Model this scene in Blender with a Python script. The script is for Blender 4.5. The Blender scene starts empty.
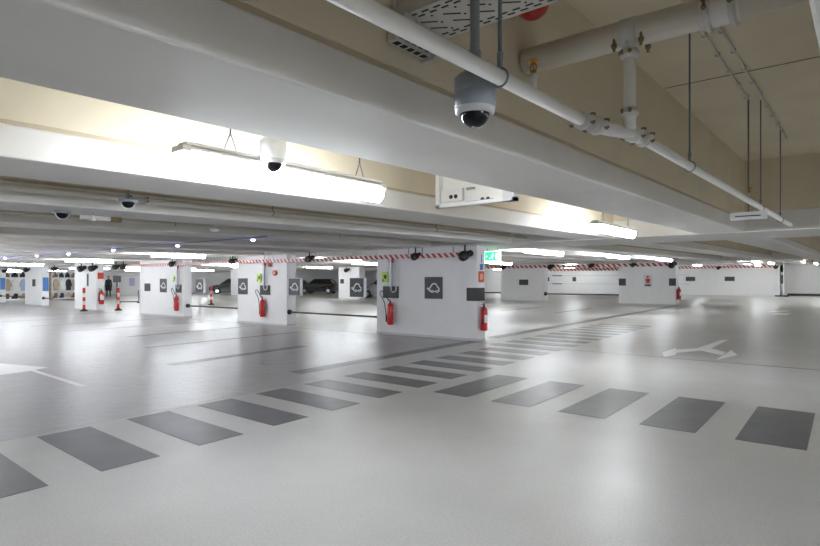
import bpy, bmesh, math, random
from mathutils import Vector, Matrix
random.seed(7)
S = bpy.context.scene
C = S.collection
PI = math.pi
RISE = 0.0125                       # the deck above climbs gently along x


# ------------------------------------------------------------------ materials
def mat(name, col, rough=0.5, metal=0.0, emit=None, es=0.0, var=0.0, scale=8.0, bump=0.0, coat=0.0, trans=0.0, spec=0.5):
    m = bpy.data.materials.new(name); m.use_nodes = True
    nt = m.node_tree; N = nt.nodes; L = nt.links
    b = N['Principled BSDF']
    b.inputs['Base Color'].default_value = (*col, 1)
    b.inputs['Roughness'].default_value = rough
    b.inputs['Metallic'].default_value = metal
    b.inputs['Specular IOR Level'].default_value = spec
    b.inputs['Coat Weight'].default_value = coat
    b.inputs['Transmission Weight'].default_value = trans
    if emit:
        b.inputs['Emission Color'].default_value = (*emit, 1)
        b.inputs['Emission Strength'].default_value = es
    if var > 0 or bump > 0:
        tc = N.new('ShaderNodeTexCoord'); no = N.new('ShaderNodeTexNoise')
        no.inputs['Scale'].default_value = scale; no.inputs['Detail'].default_value = 5
        L.new(tc.outputs['Object'], no.inputs['Vector'])
        if var > 0:
            r = N.new('ShaderNodeValToRGB')
            r.color_ramp.elements[0].position = .3; r.color_ramp.elements[1].position = .7
            r.color_ramp.elements[0].color = (*[max(0, c * (1 - var)) for c in col], 1)
            r.color_ramp.elements[1].color = (*[min(1, c * (1 + var)) for c in col], 1)
            L.new(no.outputs['Fac'], r.inputs['Fac']); L.new(r.outputs['Color'], b.inputs['Base Color'])
        if bump > 0:
            bp = N.new('ShaderNodeBump'); bp.inputs['Strength'].default_value = bump; bp.inputs['Distance'].default_value = .01
            L.new(no.outputs['Fac'], bp.inputs['Height']); L.new(bp.outputs['Normal'], b.inputs['Normal'])
    return m


def floor_mat(name, col, r0, r1, var=.06, wav=0.15):
    m = bpy.data.materials.new(name); m.use_nodes = True
    nt = m.node_tree; N = nt.nodes; L = nt.links
    b = N['Principled BSDF']
    tc = N.new('ShaderNodeTexCoord')
    big = N.new('ShaderNodeTexNoise'); big.inputs['Scale'].default_value = .9; big.inputs['Detail'].default_value = 6; big.inputs['Roughness'].default_value = .6
    fine = N.new('ShaderNodeTexNoise'); fine.inputs['Scale'].default_value = 60; fine.inputs['Detail'].default_value = 3
    patch = N.new('ShaderNodeTexNoise'); patch.inputs['Scale'].default_value = 3.2; patch.inputs['Detail'].default_value = 3; patch.inputs['Roughness'].default_value = .5
    for n in (big, fine, patch): L.new(tc.outputs['Object'], n.inputs['Vector'])
    r = N.new('ShaderNodeValToRGB')
    r.color_ramp.elements[0].position = .3; r.color_ramp.elements[1].position = .72
    r.color_ramp.elements[0].color = (*[c * (1 - var) for c in col], 1)
    r.color_ramp.elements[1].color = (*[c * (1 + var * .6) for c in col], 1)
    L.new(big.outputs['Fac'], r.inputs['Fac'])
    mx = N.new('ShaderNodeMix'); mx.data_type = 'RGBA'; mx.blend_type = 'OVERLAY'; mx.inputs['Factor'].default_value = .22
    L.new(r.outputs['Color'], mx.inputs['A']); L.new(fine.outputs['Fac'], mx.inputs['B'])
    L.new(mx.outputs['Result'], b.inputs['Base Color'])
    mr = N.new('ShaderNodeMapRange'); mr.inputs['From Min'].default_value = .2; mr.inputs['From Max'].default_value = .8
    mr.inputs['To Min'].default_value = r0; mr.inputs['To Max'].default_value = r1
    L.new(patch.outputs['Fac'], mr.inputs['Value']); L.new(mr.outputs['Result'], b.inputs['Roughness'])
    bp = N.new('ShaderNodeBump'); bp.inputs['Strength'].default_value = .12; bp.inputs['Distance'].default_value = .004
    rip = N.new('ShaderNodeTexNoise'); rip.inputs['Scale'].default_value = 7; rip.inputs['Detail'].default_value = 4
    L.new(tc.outputs['Object'], rip.inputs['Vector'])
    bq = N.new('ShaderNodeBump'); bq.inputs['Strength'].default_value = wav; bq.inputs['Distance'].default_value = .012
    L.new(rip.outputs['Fac'], bq.inputs['Height']); L.new(bq.outputs['Normal'], bp.inputs['Normal'])
    L.new(fine.outputs['Fac'], bp.inputs['Height']); L.new(bp.outputs['Normal'], b.inputs['Normal'])
    b.inputs['Specular IOR Level'].default_value = .5
    return m


def stripe_mat(name, pitch, sl, c1, c2, rough=.5):
    m = bpy.data.materials.new(name); m.use_nodes = True
    nt = m.node_tree; N = nt.nodes; L = nt.links
    b = N['Principled BSDF']; b.inputs['Roughness'].default_value = rough
    tc = N.new('ShaderNodeTexCoord'); sx = N.new('ShaderNodeSeparateXYZ'); L.new(tc.outputs['Object'], sx.inputs[0])
    a = N.new('ShaderNodeMath'); a.operation = 'MULTIPLY'; a.inputs[1].default_value = sl; L.new(sx.outputs['Z'], a.inputs[0])
    s = N.new('ShaderNodeMath'); s.operation = 'ADD'; L.new(sx.outputs['Y'], s.inputs[0]); L.new(a.outputs[0], s.inputs[1])
    d = N.new('ShaderNodeMath'); d.operation = 'DIVIDE'; d.inputs[1].default_value = pitch; L.new(s.outputs[0], d.inputs[0])
    fr = N.new('ShaderNodeMath'); fr.operation = 'FRACT'; L.new(d.outputs[0], fr.inputs[0])
    g = N.new('ShaderNodeMath'); g.operation = 'GREATER_THAN'; g.inputs[1].default_value = .5; L.new(fr.outputs[0], g.inputs[0])
    mx = N.new('ShaderNodeMix'); mx.data_type = 'RGBA'
    mx.inputs['A'].default_value = (*c1, 1); mx.inputs['B'].default_value = (*c2, 1)
    L.new(g.outputs[0], mx.inputs['Factor']); L.new(mx.outputs['Result'], b.inputs['Base Color'])
    return m


M = dict(
    white=mat('white_paint', (.86, .86, .88), .55, var=.02, scale=3, bump=.05),
    beam=mat('white_beam_paint', (.78, .77, .755), .55, var=.03, scale=2.5, bump=.08),
    groove=mat('tan_groove', (.52, .44, .32), .8),
    tan=mat('tan_concrete', (.72, .655, .52), .85, var=.05, scale=1.6, bump=.1),
    seam=mat('slab_seam', (.25, .20, .14), .9),
    farwall=mat('far_wall_paint', (.86, .86, .86), .6, var=.02, scale=2),
    floor=floor_mat('lane_coating', (.48, .477, .475), .33, .42, .08),
    bay=floor_mat('bay_coating', (.37, .37, .38), .27, .36, .09, 1.0),
    dark=floor_mat('dark_marking', (.135, .135, .145), .32, .42, .22),
    line=mat('white_marking', (.92, .92, .92), .4, var=.04, scale=10),
    joint=mat('joint_filler', (.26, .225, .18), .8),
    pipe=mat('white_pipe', (.86, .855, .84), .35, var=.02, scale=6),
    bigpipe=mat('cream_pipe', (.72, .69, .63), .35, var=.02, scale=4),
    fitting=mat('pipe_coupling', (.70, .70, .70), .4),
    brass=mat('dull_brass', (.25, .18, .08), .45, .5),
    gold=mat('sprinkler_brass', (.55, .27, .06), .35, .6),
    rod=mat('threaded_rod', (.16, .19, .20), .4, .6, bump=.3, scale=200),
    clampm=mat('zinc_clamp', (.28, .32, .36), .4, .5),
    tray=mat('galvanised_tray', (.62, .61, .57), .5, .1),
    black=mat('black_plastic', (.012, .012, .014), .45),
    slot=mat('slot_dark', (.03, .03, .03), .9),
    camgrey=mat('camera_housing', (.32, .36, .42), .4),
    camwhite=mat('camera_white', (.82, .83, .84), .4),
    camring=mat('camera_ring', (.62, .64, .66), .35),
    dome=mat('dome_smoked', (.008, .008, .01), .12, spec=.3),
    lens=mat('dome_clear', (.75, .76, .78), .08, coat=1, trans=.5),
    tube=mat('lamp_diffuser', (.95, .95, .95), .4, emit=(.90, .95, 1.0), es=30.0),
    lampbody=mat('lamp_body', (.85, .85, .85), .4),
    bluelamp=mat('bay_lamp_lens', (.8, .85, 1), .3, emit=(.2, .2, 1.0), es=50.0),
    red=mat('extinguisher_red', (.62, .012, .012), .28, coat=.5),
    redp=mat('red_paint', (.62, .05, .03), .5),
    sign=mat('dark_sign', (.045, .049, .056), .5),
    plaque=mat('dark_plaque', (.062, .062, .066), .6, var=.08, scale=30),
    signw=mat('sign_white', (.85, .85, .85), .5),
    alu=mat('sign_edge', (.62, .64, .68), .45, .2),
    yg=mat('yellow_green', (.55, .80, .08), .5),
    exitg=mat('exit_green', (.03, .50, .24), .4, emit=(.05, .75, .35), es=.6),
    exitw=mat('exit_light', (.8, 1, .9), .4, emit=(.65, 1, .82), es=1.2),
    blue=mat('blue_poster', (.08, .22, .55), .5),
    rubber=mat('rubber', (.02, .02, .02), .7),
    rail=mat('dark_rail', (.07, .072, .075), .5, .2),
    siren=mat('siren_red', (.50, .015, .012), .3, coat=.5),
    tape=stripe_mat('red_white_tape', .18, -1.0, (.50, .03, .03), (.82, .80, .78)),
    tapefar=stripe_mat('red_white_tape_wide', .34, -1.0, (.50, .03, .03), (.82, .80, .78)),
    glass=mat('car_glass', (.02, .022, .025), .08, coat=1),
    carblack=mat('car_black', (.012, .013, .015), .2, coat=1),
    carsilver=mat('car_silver', (.42, .44, .47), .25, .6, coat=1),
    chrome=mat('chrome', (.7, .7, .72), .2, .9),
    headl=mat('headlight', (.7, .72, .75), .1, coat=1),
    skin=mat('skin', (.55, .36, .27), .5),
    hair=mat('hair', (.02, .015, .012), .6),
    coat=mat('black_coat', (.018, .018, .022), .8),
    wood=mat('shelf_wood', (.42, .31, .2), .6),
    clothtan=mat('tan_cloth', (.48, .38, .28), .8),
    clothblue=mat('pale_blue_cloth', (.40, .50, .72), .8),
    clothwhite=mat('white_cloth', (.80, .79, .77), .8),
    clothblack=mat('black_cloth', (.02, .02, .03), .8),
    clothlilac=mat('lilac_cloth', (.55, .55, .78), .8),
    clothbrown=mat('brown_leather', (.16, .08, .04), .5),
    bandred=mat('band_red', (.70, .025, .02), .45),
    orange=mat('orange_red', (.75, .12, .04), .5),
)


# ------------------------------------------------------------------ mesh tools
class MB:
    def __init__(s, o=(0, 0, 0)):
        s.b = bmesh.new(); s.o = Vector(o); s.mi = 0; s.sm = set()

    def _fin(s, fs, smooth=False):
        for f in fs:
            f.material_index = s.mi
            f.smooth = smooth

    def v(s, p): return s.b.verts.new(Vector(p) - s.o)

    def box(s, x0, x1, y0, y1, z0, z1, slope=0.0, bev=0.0):
        vs = [s.v((x, y, z + slope * x)) for z in (z0, z1) for y in (y0, y1) for x in (x0, x1)]
        q = [(0, 2, 3, 1), (4, 5, 7, 6), (0, 1, 5, 4), (2, 6, 7, 3), (0, 4, 6, 2), (1, 3, 7, 5)]
        fs = [s.b.faces.new([vs[i] for i in t]) for t in q]
        if bev > 0:
            es = list({e for f in fs for e in f.edges})
            r = bmesh.ops.bevel(s.b, geom=es, offset=bev, segments=2, profile=.5, affect='EDGES')
            s._fin([f for f in r['faces']]); fs = [f for f in fs if f.is_valid]
        s._fin(fs)
        return s

    def cyl(s, a, b, r, r2=None, n=16, caps=True):
        a = Vector(a); b = Vector(b); r2 = r if r2 is None else r2
        d = (b - a).normalized(); u = d.orthogonal().normalized(); w = d.cross(u)
        A = []; B = []
        for i in range(n):
            t = 2 * PI * i / n; k = u * math.cos(t) + w * math.sin(t)
            A.append(s.v(a + k * r)); B.append(s.v(b + k * r2))
        fs = [s.b.faces.new((A[i], A[(i + 1) % n], B[(i + 1) % n], B[i])) for i in range(n)]
        s._fin(fs, True)
        if caps:
            s._fin([s.b.faces.new(A[::-1]), s.b.faces.new(B)])
        return s

    def tube(s, pts, r, n=10, closed=False):
        pts = [Vector(p) for p in pts]; rings = []
        m = len(pts); prev = None
        for i, p in enumerate(pts):
            if closed: d = pts[(i + 1) % m] - pts[i - 1]
            else: d = pts[min(i + 1, m - 1)] - pts[max(i - 1, 0)]
            d.normalize()
            if prev is None: u = d.orthogonal().normalized()
            else: u = (prev - d * prev.dot(d)).normalized()
            prev = u; w = d.cross(u)
            rings.append([s.v(p + (u * math.cos(2 * PI * k / n) + w * math.sin(2 * PI * k / n)) * r) for k in range(n)])
        fs = []
        for i in range(m if closed else m - 1):
            A = rings[i]; B = rings[(i + 1) % m]
            for k in range(n): fs.append(s.b.faces.new((A[k], A[(k + 1) % n], B[(k + 1) % n], B[k])))
        s._fin(fs, True)
        if not closed: s._fin([s.b.faces.new(rings[0][::-1]), s.b.faces.new(rings[-1])])
        return s

    def lathe(s, prof, c=(0, 0, 0), axis=(0, 0, 1), n=24):
        c = Vector(c); d = Vector(axis).normalized()
        u = Vector((1, 0, 0)) if abs(d.z) > .99 else d.orthogonal().normalized(); w = d.cross(u)
        rings = []
        for r, h in prof:
            if r < 1e-5: rings.append([s.v(c + d * h)])
            else: rings.append([s.v(c + d * h + (u * math.cos(2 * PI * k / n) + w * math.sin(2 * PI * k / n)) * r) for k in range(n)])
        fs = []
        for A, B in zip(rings, rings[1:]):
            for k in range(n):
                if len(A) == 1 and len(B) == 1: continue
                if len(A) == 1: fs.append(s.b.faces.new((A[0], B[(k + 1) % n], B[k])))
                elif len(B) == 1: fs.append(s.b.faces.new((A[k], A[(k + 1) % n], B[0])))
                else: fs.append(s.b.faces.new((A[k], A[(k + 1) % n], B[(k + 1) % n], B[k])))
        s._fin(fs, True)
        return s

    def prism(s, pts, off):
        """closed polygon of 3-D points pushed by the vector off"""
        off = Vector(off)
        A = [s.v(p) for p in pts]; B = [s.v(Vector(p) + off) for p in pts]
        n = len(A)
        fs = [s.b.faces.new(A[::-1]), s.b.faces.new(B)] + [s.b.faces.new((A[i], A[(i + 1) % n], B[(i + 1) % n], B[i])) for i in range(n)]
        s._fin(fs); return s

    def ball(s, c, r, sc=(1, 1, 1), n=16):
        prof = [(r * math.sin(PI * i / 10), -r * math.cos(PI * i / 10)) for i in range(11)]
        k0 = len(s.b.verts)
        s.b.verts.ensure_lookup_table()
        s.lathe([(max(p, 0) if 0 < i < 10 else 0, h) for i, (p, h) in enumerate(prof)], c, n=n)
        s.b.verts.ensure_lookup_table()
        cc = Vector(c) - s.o
        for v in s.b.verts[k0:]:
            d = v.co - cc; v.co = cc + Vector((d.x * sc[0], d.y * sc[1], d.z * sc[2]))
        return s

    def ribbon(s, pts, w, off, closed=False):
        """stroke of width w along points in the y-z plane (x fixed), thick by off along x"""
        pts = [Vector(p) for p in pts]; m = len(pts); Lf = []; Rt = []
        for i, p in enumerate(pts):
            if closed: d = pts[(i + 1) % m] - pts[i - 1]
            else: d = pts[min(i + 1, m - 1)] - pts[max(i - 1, 0)]
            d.normalize(); nrm = Vector((0, -d.z, d.y))
            Lf.append(p + nrm * w / 2); Rt.append(p - nrm * w / 2)
        for i in range(m if closed else m - 1):
            j = (i + 1) % m
            s.prism([Lf[i], Lf[j], Rt[j], Rt[i]], (off, 0, 0))
        return s


def obj(name, mb, m, parent=None, loc=None):
    me = bpy.data.meshes.new(name)
    bmesh.ops.remove_doubles(mb.b, verts=mb.b.verts, dist=1e-6)
    bmesh.ops.recalc_face_normals(mb.b, faces=mb.b.faces)
    mb.b.to_mesh(me); mb.b.free()
    for k in (m if isinstance(m, (list, tuple)) else [m]): me.materials.append(M[k] if isinstance(k, str) else k)
    o = bpy.data.objects.new(name, me); C.objects.link(o)
    if parent: o.parent = parent
    else: o.location = loc if loc is not None else mb.o
    return o


def tag(o, label, cat, group=None, kind=None):
    o['label'] = label; o['category'] = cat
    if group: o['group'] = group
    if kind: o['kind'] = kind
    return o


def thing(name, label, cat, loc=(0, 0, 0), rz=0, group=None):
    o = bpy.data.objects.new(name, None); o.empty_display_size = .1; C.objects.link(o)
    o.location = loc; o.rotation_euler = (0, 0, rz)
    return tag(o, label, cat, group)


def struct(name, mb, m):
    o = obj(name, mb, m); o['kind'] = 'structure'; return o


def dup(root, loc, rz=None, label=None, group=None, scale=None):
    def rec(o, par):
        c = o.copy(); C.objects.link(c)
        if par is not None: c.parent = par
        for ch in o.children: rec(ch, c)
        return c
    r = rec(root, None); r.location = loc
    if rz is not None: r.rotation_euler = (0, 0, rz)
    if scale: r.scale = scale
    if label: r['label'] = label
    if group: r['group'] = group
    return r


# ------------------------------------------------------------------ setting
XW0, XW1, YW0, YW1 = -11.0, 62.0, -9.0, 64.0
b = MB(); b.box(XW0, 64.3, YW0, YW1, -.25, 0); struct('floor', b, 'floor')
b = MB(); b.box(XW0, 64.3, YW0, YW1, 3.30, 3.55, slope=RISE); struct('ceiling', b, 'tan')
b = MB(); b.box(XW0 - .3, XW0, YW0, YW1, 0, 4.5); struct('wall_back', b, 'farwall')
b = MB(); b.box(XW0, 64.3, YW0 - .3, YW0, 0, 4.5); struct('wall_right', b, 'farwall')
b = MB(); b.box(XW0, 64.3, YW1, YW1 + .3, 0, 4.5); struct('wall_left', b, 'farwall')
b = MB(); b.box(XW1, XW1 + .3, 6.1, YW1, 0, 4.5)
b.mi = 1
for z in (1.08, 2.02): b.box(XW1 - .03, XW1, 14.0, 34.5, z - .03, z + .03)
b.mi = 0; b.box(XW1, 64, 6.0, 6.3, 0, 4.5)
struct('wall_front', b, ['farwall', 'alu'])
b = MB(); b.box(64, 64.3, YW0, 6.3, 0, 4.5); struct('wall_front_right', b, 'farwall')
b = MB(); b.box(63.93, 63.998, YW0, 5.9, 0, .22); struct('baseboard_front_right', b, 'rail')

# downstand beams running along x, pitch 2.24, white below and bare above
for k in range(-4, 28):
    y0 = 1.62 + 2.24 * k; y1 = y0 + .74
    b = MB((0, y0, 0))
    g0, g1 = 2.30, 2.325
    b.mi = 0; b.box(XW0, 63.99, y0, y1, 2.105, g0, slope=RISE, bev=.012)
    b.mi = 1; b.box(XW0, 63.99, y0 + .012, y1 - .012, g0, g1, slope=RISE)
    b.mi = 2; b.box(XW0, 63.99, y0 + .004, y1 - .004, g1, 3.302, slope=RISE)
    struct('ceiling_beam', b, ['beam', 'groove', 'tan'])
# cross girders over the pillar rows
for (x0, x1, zb, top) in ((11.0, 12.9, 2.232, 3.44), (34.4, 36.1, 2.525, 3.73)):
    b = MB((x0, 0, 0))
    b.mi = 0; b.box(x0, x1, YW0, YW1, zb, zb + .34, bev=.012)
    b.mi = 1; b.box(x0 + .01, x1 - .01, YW0, YW1, zb + .34, top)
    struct('ceiling_girder', b, ['beam', 'tan'])
# slab seams
b = MB(); b.box(6.09, 6.105, .13, 1.61, 3.302 + 6.1 * RISE - .006, 3.36 + 6.1 * RISE); struct('ceiling_seam', b, 'seam')


def SL(y0, x): return y0 + .050 * (x - 3.0)          # the markings run a little askew of the beams


# bay coating left of the crossing
b = MB(); pts = [(XW0, SL(5.92, XW0)), (5.4, SL(5.92, 5.4)), (5.6, SL(6.50, 5.6)), (10.85, SL(6.5, 10.85)), (10.85, 60), (XW0, 60)]
b.prism([(x, y, .0003) for x, y in pts], (0, 0, .0009)); o = struct('floor_bays', b, 'bay')
# expansion joint
b = MB(); b.box(10.86, 10.89, YW0, YW1, .001, .0028); struct('floor_joint', b, 'joint')


def ordn(i):
    return ['first', 'second', 'third', 'fourth', 'fifth', 'sixth', 'seventh', 'eighth', 'ninth', 'tenth', 'eleventh',
            'twelfth', 'thirteenth', 'fourteenth', 'fifteenth', 'sixteenth', 'seventeenth', 'eighteenth', 'nineteenth', 'twentieth',
            'twenty-first', 'twenty-second', 'twenty-third', 'twenty-fourth'][i]


# long row of crossing stripes (stripe long along y)
for i in range(22):
    x = 1.74 + .80 * i - .79; w = .45
    ys, ye = SL(4.42, x), SL(5.83, x)
    if x > 10: ye = SL(6.05, x)
    b = MB((x, ys, 0))
    z = .0010
    b.prism([(x, ys, z), (x + w, ys + .02, z), (x + w + .02, ye + .02, z), (x + .02, ye, z)], (0, 0, .002))
    o = obj('crossing_stripe', b, 'dark')
    tag(o, f'dark grey crossing stripe, {ordn(i)} from the left edge in the long row', 'floor marking', 'stripes of the long crossing row')
# short row of five stripes at right (long along x)
for i, y in enumerate((3.76, 2.92, 2.09, 1.25, .41)):
    b = MB((5.65, y, 0)); z = .0010; e = .50
    if i == 4: e = .52
    b.prism([(5.65, y - .02, z), (7.30, y + .02, z), (7.30, y + e + .02, z), (5.65, y + e - .02, z)], (0, 0, .002))
    o = obj('crossing_stripe', b, 'dark')
    tag(o, f'broad dark grey stripe at right, {ordn(i)} from the left in the row of five', 'floor marking', 'stripes of the short right crossing row')


def band(x0, x1, y0, y1a, w, label, m='dark', slope=None):
    b = MB((x0, y0, 0)); z = .0010
    b.prism([(x0, y0, z), (x1, y1a, z), (x1, y1a + w, z), (x0, y0 + w, z)], (0, 0, .0018))
    return tag(obj('floor_line', b, m), label, 'floor marking', 'dark bay lines')


band(5.5, 11.0, 6.60, 6.93, .30, 'wide dark floor line running up to the right front corner of the big near pillar')
band(12.0, 34.0, 7.0, 8.2, .34, 'long dark floor line between the crossing and the bays beyond the big pillar')
band(4.7, 7.9, 8.9, 9.25, .26, 'dark bay line on the wet floor left of the big pillar')
band(5.6, 9.9, 11.65, 12.0, .16, 'thin dark bay line in front of the gap left of the big pillar')
band(6.4, 10.4, 14.3, 14.65, .16, 'thin dark bay line leading to the second pillar')
band(6.0, 10.4, 17.2, 17.5, .14, 'thin dark bay line left of the second pillar')
band(6.0, 10.4, 20.0, 20.3, .14, 'thin dark bay line leading to the third pillar')
band(6.0, 10.4, 22.9, 23.2, .14, 'thin dark bay line at the left end of the third pillar')
band(6.0, 10.4, 25.8, 26.1, .14, 'thin dark bay line between the third pillar and the bollards')
for i, y in enumerate((9.9, 12.6, 15.3, 18.0, 20.7)):
    band(23.0, 28.0, y + .6, y + .9, .22, f'dark bay line on the bright floor beyond the big pillar, {ordn(i)} counted from the right')


# arrows
def arrow(label, polys, name='floor_arrow'):
    b = MB((polys[0][0][0], polys[0][0][1], 0))
    for k, p in enumerate(polys): b.prism([(x, y, .0012 + .0001 * k) for x, y in p], (0, 0, .002))
    return tag(obj(name, b, 'line'), label, 'floor marking', 'white floor arrows')


cam_a = math.radians(39.27)


def G(u, v):      # point on the floor plane seen at that spot of the photograph
    s = (u - 410) / 560; q = (281 - v) / 560; t = -1.4 / q
    return ((math.cos(cam_a) + s * math.sin(cam_a)) * t, (math.sin(cam_a) - s * math.cos(cam_a)) * t)


arrow('white forked direction arrow painted on the floor right of the crossing',
      [[G(720.5, 340.2), G(728.5, 339.6), G(711, 348.6), G(701, 350.6), G(697, 348.4)],
       [G(697, 348.4), G(711, 348.6), G(726, 352.2), G(722, 355.4), G(701, 350.6)],
       [G(731.2, 350.4), G(737.6, 355.2), G(715.5, 360.2)],
       [G(697, 348.4), G(701, 350.6), G(674, 353.2), G(671, 350.0)],
       [G(676, 348.0), G(662.2, 352.6), G(664, 357.0), G(676, 355.0)]])
arrow('far white direction arrow on the floor in front of the right end wall',
      [[G(768, 311.5), G(786, 310), G(791, 311.2), G(776, 312.4)], [G(772, 314.5), G(786, 315.2), G(792, 313.2), G(779, 312.8)]])
arrow('white painted arrow and line at the left edge of the floor',
      [[G(-18, 361), G(2, 363.5), G(48, 367.5), G(30, 371), G(5, 374.5), G(-18, 377)], [G(30, 370.6), G(36, 370.4), G(88, 386.4), G(81, 387.4)]])
b = MB(); cx, cy = G(278, 362)
for k in range(14):
    a0, a1 = 2 * PI * k / 16, 2 * PI * (k + .9) / 16
    b.prism([(cx + .34 * math.cos(a0), cy + .34 * math.sin(a0), .0045), (cx + .34 * math.cos(a1), cy + .34 * math.sin(a1), .0045), (cx + .27 * math.cos(a1), cy + .27 * math.sin(a1), .0045), (cx + .27 * math.cos(a0), cy + .27 * math.sin(a0), .0045)], (0, 0, .0015))
tag(obj('floor_symbol', b, 'bay'), 'faint worn ring painted on the floor left of the big pillar', 'floor marking')


# ------------------------------------------------------------------ pillars
def pillar(x, y0, y1, t, h, label):
    b = MB((x, y0, 0)); b.box(x, x + t, y0, y1, 0, h, bev=.01)
    b.mi = 1; b.box(x - .006, x + t + .006, y0 - .006, y1 + .006, .0062, .05)
    return tag(obj('pillar', b, ['white', 'alu']), label, 'pillar', 'white concrete pillars')


pA = [(7.06, 10.23), (14.03, 16.69), (20.28, 23.83), (28.2, 30.82), (35.4, 38.15), (43.0, 46.0)]
lab = ['big white rectangular pillar near the photo centre with a car sign and an extinguisher',
       'white pillar second nearest, left of centre, with car signs and charging cable',
       'white pillar third in the row with car sign, left of the bollard',
       'white pillar standing behind the leftmost red and white bollard',
       'white pillar between the two views of clothes shelves',
       'white pillar at the extreme left edge with a blue poster']
for (a, c), l in zip(pA, lab): pillar(11.1, a, c, .35, 2.234, l)
pillar(35.0, 8.66, 11.92, .7, 2.53, 'far white pillar right of centre with a red figure sign')
pillar(35.0, 16.97, 20.24, .7, 2.53, 'far white pillar just right of the exit sign with one dark plaque')
pillar(31.0, 30.4, 32.7, .6, 2.49, 'far white pillar seen through the gap behind the hanging car sign')
pillar(31.1, 46.7, 47.9, .6, 2.49, 'slim far white pillar to the right of the black car at left')


# ------------------------------------------------------------------ lamps
def make_lamp(L, label, loc):
    t = thing('ceiling_lamp', label, 'lamp', loc, 0, 'long ceiling lamps')
    b = MB(); b.box(0, L, -.06, .06, .07, .095, bev=.006); b.box(.03, L - .03, -.05, .05, .105, .125, bev=.004)
    obj('housing', b, 'lampbody', t)
    b = MB(); n = 10; w = .062
    prof = [(w * math.cos(PI + PI * i / n), .069 + .115 * math.sin(PI + PI * i / n)) for i in range(n + 1)]
    b.prism([(.02, y, z) for y, z in prof], (L - .04, 0, 0)); obj('diffuser', b, 'tube', t)
    for x in (0, L - .05):
        b = MB(); b.box(x - .004, x + .054, -.065, .065, .062, .100, bev=.006); obj('end_cap', b, 'lampbody', t)
    for x in (L * .20, L * .86):
        b = MB(); b.cyl((x, 0, .24), (x, 0, 1.05), .006, n=8); b.tube([(x - .05, 0, .12), (x - .01, 0, .22), (x, 0, .24)], .004, 6); b.tube([(x + .05, 0, .12), (x + .01, 0, .22), (x, 0, .24)], .004, 6)
        obj('hanger', b, 'clampm', t)
    return t


lamp_spots = [(1.66, 3.1, 'brightest and nearest long ceiling lamp, glowing beside the white dome camera'),
              (8.04, 3.1, 'slim lit ceiling lamp right of the white open-framed panel'),
              (8.04, 16.54, 'lit ceiling lamp above the third pillar'),
              (8.04, 23.26, 'lit ceiling lamp above the leftmost bollard'),
              (8.04, 31.0, 'lit ceiling lamp at the left frame edge above the clothes shelves'),
              (14.45, 7.58, 'lit ceiling lamp just right of the exit sign'),
              (20.9, 7.58, 'lit ceiling lamp above the striped bar, second right of the exit sign'),
              (27.3, 7.58, 'small lit ceiling lamp above the far pillar with the figure sign'),
              (27.3, 16.54, 'small lit ceiling lamp left of the far pillar with one plaque'),
              (37.7, 16.54, 'tiny lit ceiling lamp just above the far striped bar'),
              (27.3, 32.2, 'lit ceiling lamp seen above the hanging car signs, left one'),
              (37.7, 32.2, 'tiny lit ceiling lamp seen left of the big pillar'),
              (14.45, 34.5, 'small lit ceiling lamp behind the second bollard'),
              (14.45, 25.5, 'added fill lamp over the floor behind the third pillar'),  # this and the next added to brighten bays behind the pillars
              (14.45, 16.54, 'added fill lamp over the bays behind the second pillar'),
              (39.0, 5.34, 'lit ceiling lamp over the right end wall, left one'),
              (46.0, 5.34, 'lit ceiling lamp over the right end wall, middle one'),
              (52.0, 3.1, 'lit ceiling lamp over the right end wall, right one'),
              (22.0, 50.0, 'added fill lamp over the clothes shelves'),  # down to the silver car: lamps added to brighten the far area
              (36.0, 52.0, 'added fill lamp over the parked black cars'),
              (50.0, 25.5, 'added fill lamp over the white railing at the far wall'),
              (56.0, 16.54, 'added fill lamp close to the far wall plaques'),
              (52.0, 41.0, 'added fill lamp over the silver car'),
              (20.9, 14.3, 'added fill lamp hidden behind the big pillar top'), (20.9, 21.02, 'lit ceiling lamp over the aisle in the gap left of the big pillar'), (20.9, 32.2, 'added fill lamp over the aisle behind the second pillar'),  # from here on mostly hidden lamps added to lift aisle and end walls
              (20.9, 41.0, 'added fill lamp over the aisle behind the third pillar'), (44.0, 25.5, 'added fill lamp in the far bays right of the big pillar'), (44.0, 34.5, 'added fill lamp in the far bays left of the big pillar'),
              (50.0, 11.0, 'added fill lamp behind the far pillar with the figure sign'),
              (58.0, 25.5, 'lit ceiling lamp nearest the far wall behind the two railing brackets'), (58.0, 34.5, 'added fill lamp nearest the far wall, hidden by the big pillar'),
              (57.0, .86, 'added fill lamp before the corner past the slim post'), (57.0, 7.58, 'added fill lamp nearest the right end wall'),
              (28.0, 41.0, 'added fill lamp over the aisle before the far black cars'), (14.45, 41.0, 'added fill lamp before the clothes racks'), (44.0, 45.0, 'added fill lamp right of the black cars'),
              (28.0, 50.0, 'added fill lamp between the booth and the black cars')]
fill_lamp_spots = [(-6.0, -3.62), (1.0, -3.62), (8.0, -3.62), (14.5, -3.62), (21, -3.62), (28, -3.62), (-5.0, 9.82), (-5.0, 18.78), (45, -3.62), (60, -3.62), (36, -3.62),
                (1.63, 16.54), (1.63, 23.26),  (-5, 27.7), (-5, 36.7), (2.5, 41.2), (6, 50.1), (.3, 12.06), (.9, 14.3), (2.2, 18.78), (-2.5, 14.3), (-1.5, 18.78), (4.2, 27.74), (5.4, 29.98), (6.4, 34.46), (7.3, 36.7), (3.2, 21.02), (14.5, 56.8), (30, 58), (44, 56.8), (11, -8.0), (24, -8.0), (0, -8.0), (52, -3.62), (12, 50), (18, 56.8)]
lamp0 = None
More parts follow.
